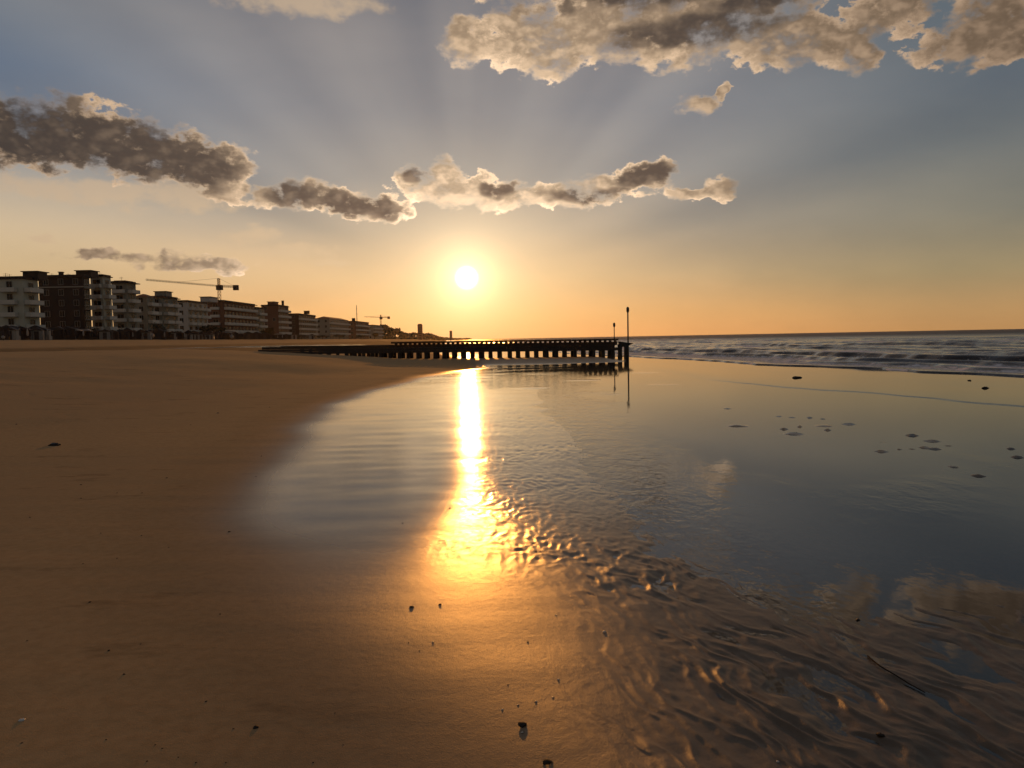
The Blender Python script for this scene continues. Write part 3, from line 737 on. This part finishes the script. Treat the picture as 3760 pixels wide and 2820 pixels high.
je = at(536, 1027, 366); ce = at(866, 1053, 428)
crane('tower crane with a long thin jib over the seafront roofs', (pj.x, Yc1, 3.0), pj.z, pa.z, tuple(je), (ce.x, ce.y, pj.z))
Yc2 = 950; pj = at(1398, 1165, Yc2); pa = at(1398, 1156, Yc2); je = at(1338, 1163, 930); ce = at(1427, 1165, 955)
crane('small far tower crane near the end of the skyline', (pj.x, Yc2, 2.5), pj.z, pa.z, tuple(je), (ce.x, ce.y, pj.z), 1.1)
pm = at(1309, 1121, 720)
t = thing('radio_mast', 'thin straight radio mast rising above the distant roofs', 'mast', (pm.x, 720, 3), 0)
MB().tube((0, 0, -1), (0, 0, pm.z - 3), .42, .26, 7).obj('pole', M_CRANE, t); b = MB()
for z in (.6, .75, .9): b.tube((-.7, 0, (pm.z - 3) * z), (.7, 0, (pm.z - 3) * z), .12, n=5)
b.obj('antenna', M_CRANE, t)

# ------------------------------------------------------------------ trees on the promenade
M_BARK = simple('bark', (.06, .045, .03), .9, .3, 6)
def leaf_mat():
    mt, nt, p = mat_base('tree_leaves'); inf = nt.nodes.new('ShaderNodeNewGeometry')
    c = ramp(nt, E(nt, inf.outputs['Random Per Island']), [(0, (.020, .028, .012)), (.6, (.035, .045, .016)), (1, (.060, .062, .022))])
    nt.links.new(c, p.inputs['Base Color']); p.inputs['Roughness'].default_value = .6; return mt
M_LEAF = leaf_mat()
def leaf_cloud(rs, lobes, n, size):
    b = MB()
    for i in range(n):
        cx, cy, cz, r, rz_ = rs.choice(lobes)
        d = Vector((rs.gauss(0, 1), rs.gauss(0, 1), rs.gauss(0, 1))).normalized() * (rs.random() ** .45)
        P = Vector((cx + d.x * r, cy + d.y * r, cz + d.z * rz_)); a = Vector((rs.gauss(0, 1), rs.gauss(0, 1), rs.gauss(0, 1))).normalized(); c = a.orthogonal().normalized()
        s = size * rs.uniform(.6, 1.4); k = len(b.v)
        b.v += [tuple(P - a * s), tuple(P + c * s * .5), tuple(P + a * s), tuple(P - c * s * .5)]; b.f.append((k, k + 1, k + 2, k + 3)); b.m.append(0)
    return b
def tree_proto(seed):
    rs = random.Random(seed); lobes = [(rs.uniform(-1.6, 1.6), rs.uniform(-1.6, 1.6), rs.uniform(3.2, 5.2), rs.uniform(1.1, 1.8), rs.uniform(.9, 1.4)) for _ in range(9)]
    tr = MB(); tr.tube((0, 0, -.5), (.05, .1, 2.2), .22, .15)
    for l in lobes[:6]: tr.tube((.05, .1, 2.1), (l[0] * .8, l[1] * .8, l[2]), .10, .03, 5)
    return tr.mesh('trunk', M_BARK, smooth=True), leaf_cloud(rs, lobes, 900, .34).mesh('crown', M_LEAF)
TP = [tree_proto(k) for k in range(4)]
def tree(px, yt, wpx, label, X=-113.2):
    Y = X * F0 / (px - W0 / 2); gz = ground_z(X, Y); h = max(2.5, at(px, yt, Y).z - gz); w = wpx * Y / F0
    t = thing('promenade_tree', label, 'tree', (X, Y, gz), random.uniform(0, 6), 'trees along the promenade'); tm, cm = TP[int(px) % 4]
    a = mesh_obj('trunk', tm, t); c = mesh_obj('crown', cm, t); t.scale = (w / 5.6, w / 5.6, h / 6.3)
for a in ((128, 1208, 46, 'dark tree under the balconies of the pale green grey block'), (212, 1212, 60, 'broad dark tree at the foot of the dark brown block'),
          (352, 1204, 44, 'dark tree between the dark brown block and the pale narrow tower'), (440, 1208, 58, 'wide dark tree at the foot of the overhanging tower'),
          (505, 1222, 40, 'low dark tree below the seam of the overhanging tower and the orange roof'), (600, 1186, 66, 'large dark tree in front of the square topped grey block'),
          (655, 1214, 34, 'small dark tree at the left corner of the white building'), (786, 1190, 84, 'large spreading dark tree below the crane'),
          (905, 1224, 50, 'low dark tree below the far half of the crane hotel'), (984, 1202, 56, 'dark tree in front of the turret block'),
          (1064, 1232, 40, 'low tree between the turret block and the chimney building'), (1112, 1236, 44, 'low tree at the foot of the square chimney building'),
          (1190, 1234, 40, 'low tree at the near end of the hipped roof building'), (1250, 1226, 40, 'tree at the far end of the hipped roof building'),
          (1330, 1228, 36, 'far tree beneath the radio mast building'), (1380, 1222, 30, 'far tree below the small crane')):
    tree(*a)
rs = random.Random(5); b = MB(); lob = []
for i in range(260):
    u = rs.random(); px = 1395 + 330 * u
    Y = 820 + 2300 * u ** 1.3; prof = np.interp(px, [1395, 1418, 1440, 1455, 1466, 1475, 1485, 1530, 1560, 1572, 1590, 1620, 1725], [1200, 1189, 1200, 1207, 1205, 1218, 1222, 1221, 1222, 1221, 1226, 1237, 1243])
    zt = at(px, prof, Y).z; X = at(px, prof, Y).x; s = Y / F0
    k = rs.random(); z = 1 + max(.2, (zt - 1 - 5 * s)) * k; lob.append((X, Y, z, 9 * s, 5 * s))
far = leaf_cloud(rs, lob, 15000, 2.4).obj('distant_woods', M_LEAF)
far['kind'] = 'stuff'; far['label'] = 'low dark wooded coast fading toward the sunset'

# ------------------------------------------------------------------ beach huts, awnings and parasols below the buildings
M_HUT = simple('hut_white_paint', (.34, .32, .29), .7, .2, 1.5)
M_HUTD = simple('hut_dark_paint', (.06, .045, .04), .7, .2, 1.5)
M_CLOTH = simple('pale_cloth', (.40, .36, .32), .9, .12, 2)
M_DARKCLOTH = simple('dark_cloth', (.05, .035, .035), .9, .2, 2)
def along(px, X):
    Y = X * F0 / (px - W0 / 2); return X, Y, ground_z(X, Y)
hut_b = MB().box(-1.3, 1.3, -1.2, 1.2, -.3, 2.1).mesh('wall', M_HUT); hut_r = MB().prism([(-1.55, 2.11), (1.55, 2.11), (0, 2.8)], -1.4, 1.4).mesh('roof', M_HUTD)
hut_d = MB().box(-.45, .45, -1.26, -1.202, 0, 1.9).box(.25, .33, -1.30, -1.261, .9, 1.05).mesh('door', M_HUTD)
hut_dd = hut_d
def hut(px, label, X=-109.5, s=1.0, body=None):
    x, y, z = along(px, X); t = thing('beach_hut', label, 'beach hut', (x, y, z), random.uniform(.2, .6), 'beach huts under the seafront')
    mesh_obj('wall', hut_b, t); mesh_obj('roof', hut_r, t); mesh_obj('door', hut_d, t); t.scale = (s, s, s)
for a in ((52, 'pale beach hut in front of the pale green grey block'), (146, 'pale beach hut left of the broad dark tree'), (172, 'pale beach hut just under the broad dark tree'),
          (392, 'pale beach hut below the pale narrow tower'), (545, 'pale beach hut between the orange roof and the large tree'), (640, 'pale beach hut at the left end of the white building'),
          (1085, 'small far hut below the chimney building'), (1150, 'small far hut left of the hipped roof building')): hut(*a)
for i in range(7):
    hut(700 + 13.5 * i, ORD[i] + ' from the left in the close row of pale huts before the spreading tree', X=-108.6, s=.8)
M_DH = simple('dark_hut_boards', (.045, .032, .028), .85, .3, 2)
hut_bd = MB().box(-1.3, 1.3, -1.2, 1.2, -.3, 2.1).mesh('wall', M_DH)
rh = random.Random(11)
for i in range(40):
    px = 8 + 27.5 * i + rh.uniform(-7, 7); x, y, z = along(px, -111.2 + rh.uniform(-.5, .5))
    t = thing('beach_hut', place_label(px, 'dark row hut'), 'beach hut', (x, y, z), rh.uniform(.2, .6), 'dark beach huts in the long row')
    mesh_obj('wall', hut_bd, t); mesh_obj('roof', hut_r, t); mesh_obj('door', hut_d, t); t.scale = (rh.uniform(.9, 1.5), 1, rh.uniform(.9, 1.25))
def shelter(px, wpx, label, cloth, X=-110.0, hgt=2.7):
    x, y, z = along(px, X); w = wpx * y / F0
    t = thing('awning_shelter', label, 'awning', (x, y, z), .3, 'awnings along the promenade')
    MB().prism([(-w / 2, hgt - .5), (-w / 2, hgt - .35), (-w / 6, hgt + .05), (w / 6, hgt + .05), (w / 2, hgt - .35), (w / 2, hgt - .5)], -1.5, 1.5).obj('canopy', cloth, t)
    for sx in (-1, 1):
        for sy_ in (-1, 1): MB().tube((sx * w * .45, sy_ * 1.3, -.3), (sx * w * .45, sy_ * 1.3, hgt - .5), .05, n=6).obj('post', M_IRON, t)
    MB().box(-w * .4, w * .4, .4, .5, -.3, 1.1).obj('counter', M_HUTD, t)
shelter(90, 60, 'wide dark awning beneath the pale green grey block', M_DARKCLOTH)
shelter(278, 58, 'pale rounded awning below the middle of the dark brown block', M_CLOTH)
shelter(322, 40, 'smaller pale rounded awning below the right end of the dark brown block', M_CLOTH)
shelter(480, 52, 'dark awning below the overhanging tower', M_DARKCLOTH)
shelter(845, 44, 'bright pale awning below the crane hotel balconies', M_CLOTH, hgt=3.4)
shelter(884, 34, 'low pale awning at the far half of the crane hotel', M_CLOTH)
shelter(1028, 36, 'dull pale awning beside the turret block tree', M_CLOTH)
par_p = MB().tube((0, 0, -.4), (0, 0, 2.35), .028, n=6).mesh('pole', M_IRON)
par_c = [MB().lathe([(0.0, 2.3), (.06, 2.22), (.16, 1.7), (.19, 1.15), (.11, .85), (.0, .85)], 8).mesh('folded_canopy', mt, smooth=True) for mt in (M_CLOTH, M_DARKCLOTH)]
def parasol(px, X, dark, s=1.0):
    x, y, z = along(px, X)
    t = thing('closed_parasol', place_label(px, 'closed dark parasol' if dark else 'closed pale parasol'), 'parasol', (x, y, z), 0,
              'closed dark parasols on the upper beach' if dark else 'closed pale parasols on the upper beach')
    mesh_obj('pole', par_p, t); mesh_obj('folded_canopy', par_c[dark], t); t.scale = (s, s, s)
rp = random.Random(3)
for px in sorted(rp.uniform(4, 1200) for i in range(74)):
    parasol(px, rp.choice((-105.5, -107.2, -108.8)), int(rp.random() < .72), rp.uniform(.9, 1.15))
def board(px, yb, label, hpx, wpx, X):
    x, y, z = along(px, X); h = hpx * y / F0; w = wpx * y / F0
    t = thing('notice_board', label, 'sign', (x, y, z), .5)
    MB().lathe([(0, h * .35), (w * .35, h * .38), (w * .5, h * .6), (w * .42, h * .85), (0, h)], 12).obj('panel', M_HUT, t, smooth=True)
    MB().tube((0, 0, -.3), (0, 0, h * .36), .06, n=6).obj('post', M_IRON, t)
board(20, 1243, 'small round white sign on the upper beach by the left edge', 18, 12, -103.5)
board(567, 1234, 'round white sign on a post in front of the square topped grey block', 24, 12, -104)
board(857, 1247, 'round white sign on a post on the sand below the pale awning', 22, 13, -98)

# ------------------------------------------------------------------ small things lying on the sand
M_WEED = simple('dark_seaweed', (.022, .016, .011), .55, .4, 30, .5)
M_SHELLD = simple('dark_shell', (.030, .020, .013), .75, .4, 60, .3, .25)
M_SHELLW = simple('white_shell', (.62, .57, .48), .35, .2, 60, .2)
def on_sand(px, py):
    z = 0.0
    for _ in range(4):
        p = ground(px, py, z); z = max(ground_z(p.x, p.y), -.002 if p.x > 0 else -9)
    return Vector((p.x, p.y, z))
def lump_mesh(name, seed, mt, flat=.35, n=14):
    me = bpy.data.meshes.new(name); bm = bmesh.new(); bmesh.ops.create_icosphere(bm, subdivisions=3, radius=1.0)
    rs_ = random.Random(seed); ph = [rs_.uniform(0, 6) for _ in range(6)]
    for v in bm.verts:
        c = v.co; k = 1 + .22 * math.sin(3.1 * c.x + ph[0]) * math.sin(2.7 * c.y + ph[1]) + .14 * math.sin(6.3 * c.y + ph[2] + 4 * c.z) + .10 * math.sin(9 * c.x + ph[3]) * math.sin(8 * c.y + ph[4])
        v.co = Vector((c.x * k, c.y * k * .8, max(c.z, -.35) * k * flat))
    bm.to_mesh(me); bm.free(); me.materials.append(mt); me.polygons.foreach_set('use_smooth', [True] * len(me.polygons)); return me
WEED = [lump_mesh('seaweed_clump', k, M_WEED, .45) for k in range(4)]
def weed(px, py, wpx, label, rz=0.0, fl=1.0, k=0):
    p = on_sand(px, py); o = mesh_obj('seaweed_clump', WEED[k], None, tuple(p), rz); w = wpx * p.y / F0 / 2; o.scale = (w, w * .8, w * fl)
    tag(o, label, 'seaweed', 'dark clumps of seaweed')
weed(200, 1636, 46, 'dark flat seaweed clump lying alone on the brown sand at the left', .1, .8, 0)
weed(2928, 1388, 32, 'dark seaweed lump alone in the shallows below the breakers, right of the pier', .0, .9, 1)
weed(3618, 1426, 30, 'larger dark seaweed lump in the shallows by the right edge', .2, .9, 2)
weed(3560, 1398, 16, 'smaller dark seaweed lump just behind its twin by the right edge', .5, 1.0, 3)
weed(3150, 2277, 24, 'small dark knot of seaweed at the upper end of the twig', .8, 1.2, 1)
def shell_mesh(name, mt):                     # ribbed half shell, hinge at -y
    b = MB(); nu, nv = 17, 7
    for j in range(nv):
        for i in range(nu):
            a = math.pi * (i / (nu - 1)); r = j / (nv - 1); rib = 1 + .05 * math.cos(i * math.pi)
            x = math.cos(a) * r * (.55 + .45 * r) * rib; y = -.8 + (math.sin(a) * 1.3 + .35) * r * rib; z = .55 * math.sin(math.pi * min(1, r * .62 + .1)) * (1 - .75 * r * r) + .02
            b.v.append((x, y, z))
    for j in range(nv - 1):
        for i in range(nu - 1): k = j * nu + i; b.f.append((k, k + 1, k + nu + 1, k + nu)); b.m.append(0)
    n0 = len(b.v); b.v += [(x, y, z - .12) for x, y, z in b.v[:n0]]
    for j in range(nv - 1):
        for i in range(nu - 1): k = n0 + j * nu + i; b.f.append((k + nu, k + nu + 1, k + 1, k)); b.m.append(0)
    for i in range(nu - 1): k = (nv - 1) * nu + i; b.f.append((k, k + 1, n0 + k + 1, n0 + k)); b.m.append(0)
    return b.mesh(name, mt, smooth=True)
SH_D = shell_mesh('shell', M_SHELLD); SH_W = shell_mesh('shell', M_SHELLW); PEB = [lump_mesh('pebble', 20 + k, M_SHELLD, .7) for k in range(3)]
def shell(px, py, wpx, label, white=False, group=None, rz=None, tilt=0.0):
    p = on_sand(px, py); o = mesh_obj('shell', SH_W if white else SH_D, None, tuple(p)); w = wpx * p.y / F0 / 2
    o.scale = (w, w, w); o.rotation_euler = (tilt, 0, random.uniform(0, 6) if rz is None else rz); tag(o, label, 'shell', group)
MARKS = [(200, 1636, 'the flat seaweed clump at the left'), (80, 2646, 'the white shell by the left edge'), (940, 2672, 'the razor shell at the lower left'), (1511, 2229, 'the oval shell on the golden sand'),
    (1918, 2662, 'the large sunken shell at the lower middle'), (3232, 2700, 'the sunken shell at the lower right'), (3150, 2277, 'the seaweed knot by the twig'), (0, 2820, 'the lower left corner'), (0, 1300, 'the upper left end of the sand'),
    (0, 2100, 'the middle of the left edge'), (1000, 2820, 'the bottom edge below the razor shell'), (1050, 1380, 'the landward end of the pier'), (600, 2200, 'the middle of the dark left sand')]
def rank_labels(pts, what):                    # each one named by the landmark it is nearest to, counting outward
    best = [(99, '')] * len(pts)
    for mx_, my_, nm in MARKS:
        for r_, k in enumerate(sorted(range(len(pts)), key=lambda k: math.hypot(pts[k][0] - mx_, (pts[k][1] - my_) * 1.6))):
            if r_ < best[k][0]: best[k] = (r_, nm)
    return ['%s, %s nearest to %s' % (what, ORD[r_], nm) if r_ else '%s, the one nearest to %s' % (what, nm) for r_, nm in best]
def pebble(px, py, wpx, i, lab):
    p = on_sand(px, py); o = mesh_obj('pebble', PEB[i % 3], None, tuple(p), i * 1.7); w = wpx * p.y / F0 / 2 * .46; o.scale = (w, w, w * .8)
    tag(o, lab, 'pebble', 'dark pebbles scattered over the sand')
PEBS = (((298, 1780, 15), (298, 1830, 15), (613, 1755, 14), (520, 1967, 15), (842, 1953, 18), (800, 1517, 18), (990, 1496, 9), (370, 1958, 12), (330, 2211, 22), (455, 2476, 24),
        (757, 2576, 18), (857, 2676, 16), (570, 2735, 16), (596, 2748, 14), (390, 2716, 16), (110, 1900, 12), (60, 1551, 14), (700, 1560, 8), (430, 1810, 12), (522, 1810, 12), (960, 1675, 10), (940, 1750, 9), (100, 2353, 14),
        (400, 2389, 24), (808, 2255, 14), (517, 2365, 12), (80, 2728, 18), (540, 2795, 18), (720, 2800, 16), (655, 2780, 14), (830, 2800, 14), (1150, 2800, 16), (1230, 2618, 12), (1260, 2735, 12), (305, 2070, 12),
        (1652, 1866, 16), (1736, 1886, 14), (1478, 1921, 12), (1580, 1398, 8), (1968, 2024, 14), (1984, 2025, 12), (1938, 2358, 16), (1500, 2360, 10), (1540, 2390, 10), (1865, 2515, 12), (430, 2050, 12), (620, 2010, 10)))
for i, ((x, y, w), lb) in enumerate(zip(PEBS, rank_labels(PEBS, 'tiny dark pebble'))):
    pebble(x, y, w, i, lb)
shell(1511, 2229, 17, 'dark oval shell on the golden sand, left of a rounder one', rz=.4)
shell(1616, 2220, 13, 'dark round shell on the golden sand, right of an oval one', rz=2.0)
shell(940, 2672, 24, 'dark long razor shell stuck in the sand near the lower left', rz=.6, tilt=.5)
shell(80, 2646, 24, 'small white shell alone on the dark sand by the left edge', True)
shell(1918, 2662, 40, 'large dark shell half sunk in wet sand at the lower middle', rz=1.2, tilt=.25)
shell(1918, 2690, 13, 'white shell chip against the front of the large dark shell', True, rz=.3)
shell(2010, 2800, 40, 'large dark shell at the bottom edge of the wet sand', rz=.5, tilt=.3)
shell(3232, 2700, 32, 'dark shell sunk among the sand ridges at the lower right', rz=2.2, tilt=.2)
CHIPS = (((1968, 2576, 11), (2030, 2560, 10), (1902, 2588, 9), (1845, 2606, 9), (2218, 2320, 14), (2050, 2495, 10), (1590, 2358, 9), (2856, 2797, 12), (2600, 2120, 8), (2042, 2258, 8)))
for (x, y, w), lb in zip(CHIPS, rank_labels(CHIPS, 'tiny white shell chip')):
    shell(x, y, w, lb, True, 'white shell chips on the wet sand')
# the twig
pts = [on_sand(*q_) + Vector((0, 0, .008)) for q_ in ((3186, 2414), (3208, 2434), (3232, 2452), (3290, 2486), (3340, 2518), (3396, 2549))]
me = bpy.data.meshes.new('twig'); vs, fs = [], []; nn = 8
for i, P in enumerate(pts):
    d = (pts[min(i + 1, len(pts) - 1)] - pts[max(i - 1, 0)]).normalized(); sd = d.cross(Vector((0, 0, 1))).normalized(); u_ = sd.cross(d); r = .0044 * (1 - .09 * i)
    vs += [tuple(P + sd * (r * math.cos(2 * math.pi * k / nn)) + u_ * (r * math.sin(2 * math.pi * k / nn))) for k in range(nn)]
    if i: fs += [((i - 1) * nn + k, (i - 1) * nn + (k + 1) % nn, i * nn + (k + 1) % nn, i * nn + k) for k in range(nn)]
fs += [tuple(range(nn - 1, -1, -1)), tuple(range((len(pts) - 1) * nn, len(pts) * nn))]
me.from_pydata(vs, [], fs); M_TWIG = simple('dark_wet_twig', (.018, .012, .008), .9, .3, 30, .3, .15); me.materials.append(M_TWIG)
tag(mesh_obj('twig', me), 'thin dark straight twig lying across the wet ripples at the right', 'twig')

# ------------------------------------------------------------------ evening haze
hb = MB().box(-1500, 2500, -60, 4000, -60, 48).obj('haze', [], None)
HM = bpy.data.materials.new('evening_haze'); HM.use_nodes = True; hn = HM.node_tree; hn.nodes.clear()
ho = hn.nodes.new('ShaderNodeOutputMaterial'); hv = hn.nodes.new('ShaderNodeVolumePrincipled'); hn.links.new(hv.outputs[0], ho.inputs['Volume'])
hv.inputs['Color'].default_value = (.85, .80, .78, 1); hv.inputs['Density'].default_value = .00003; hv.inputs['Anisotropy'].default_value = .7
hb.data.materials.append(HM); hb['kind'] = 'stuff'; hb['label'] = 'thin evening haze over the beach and sea'
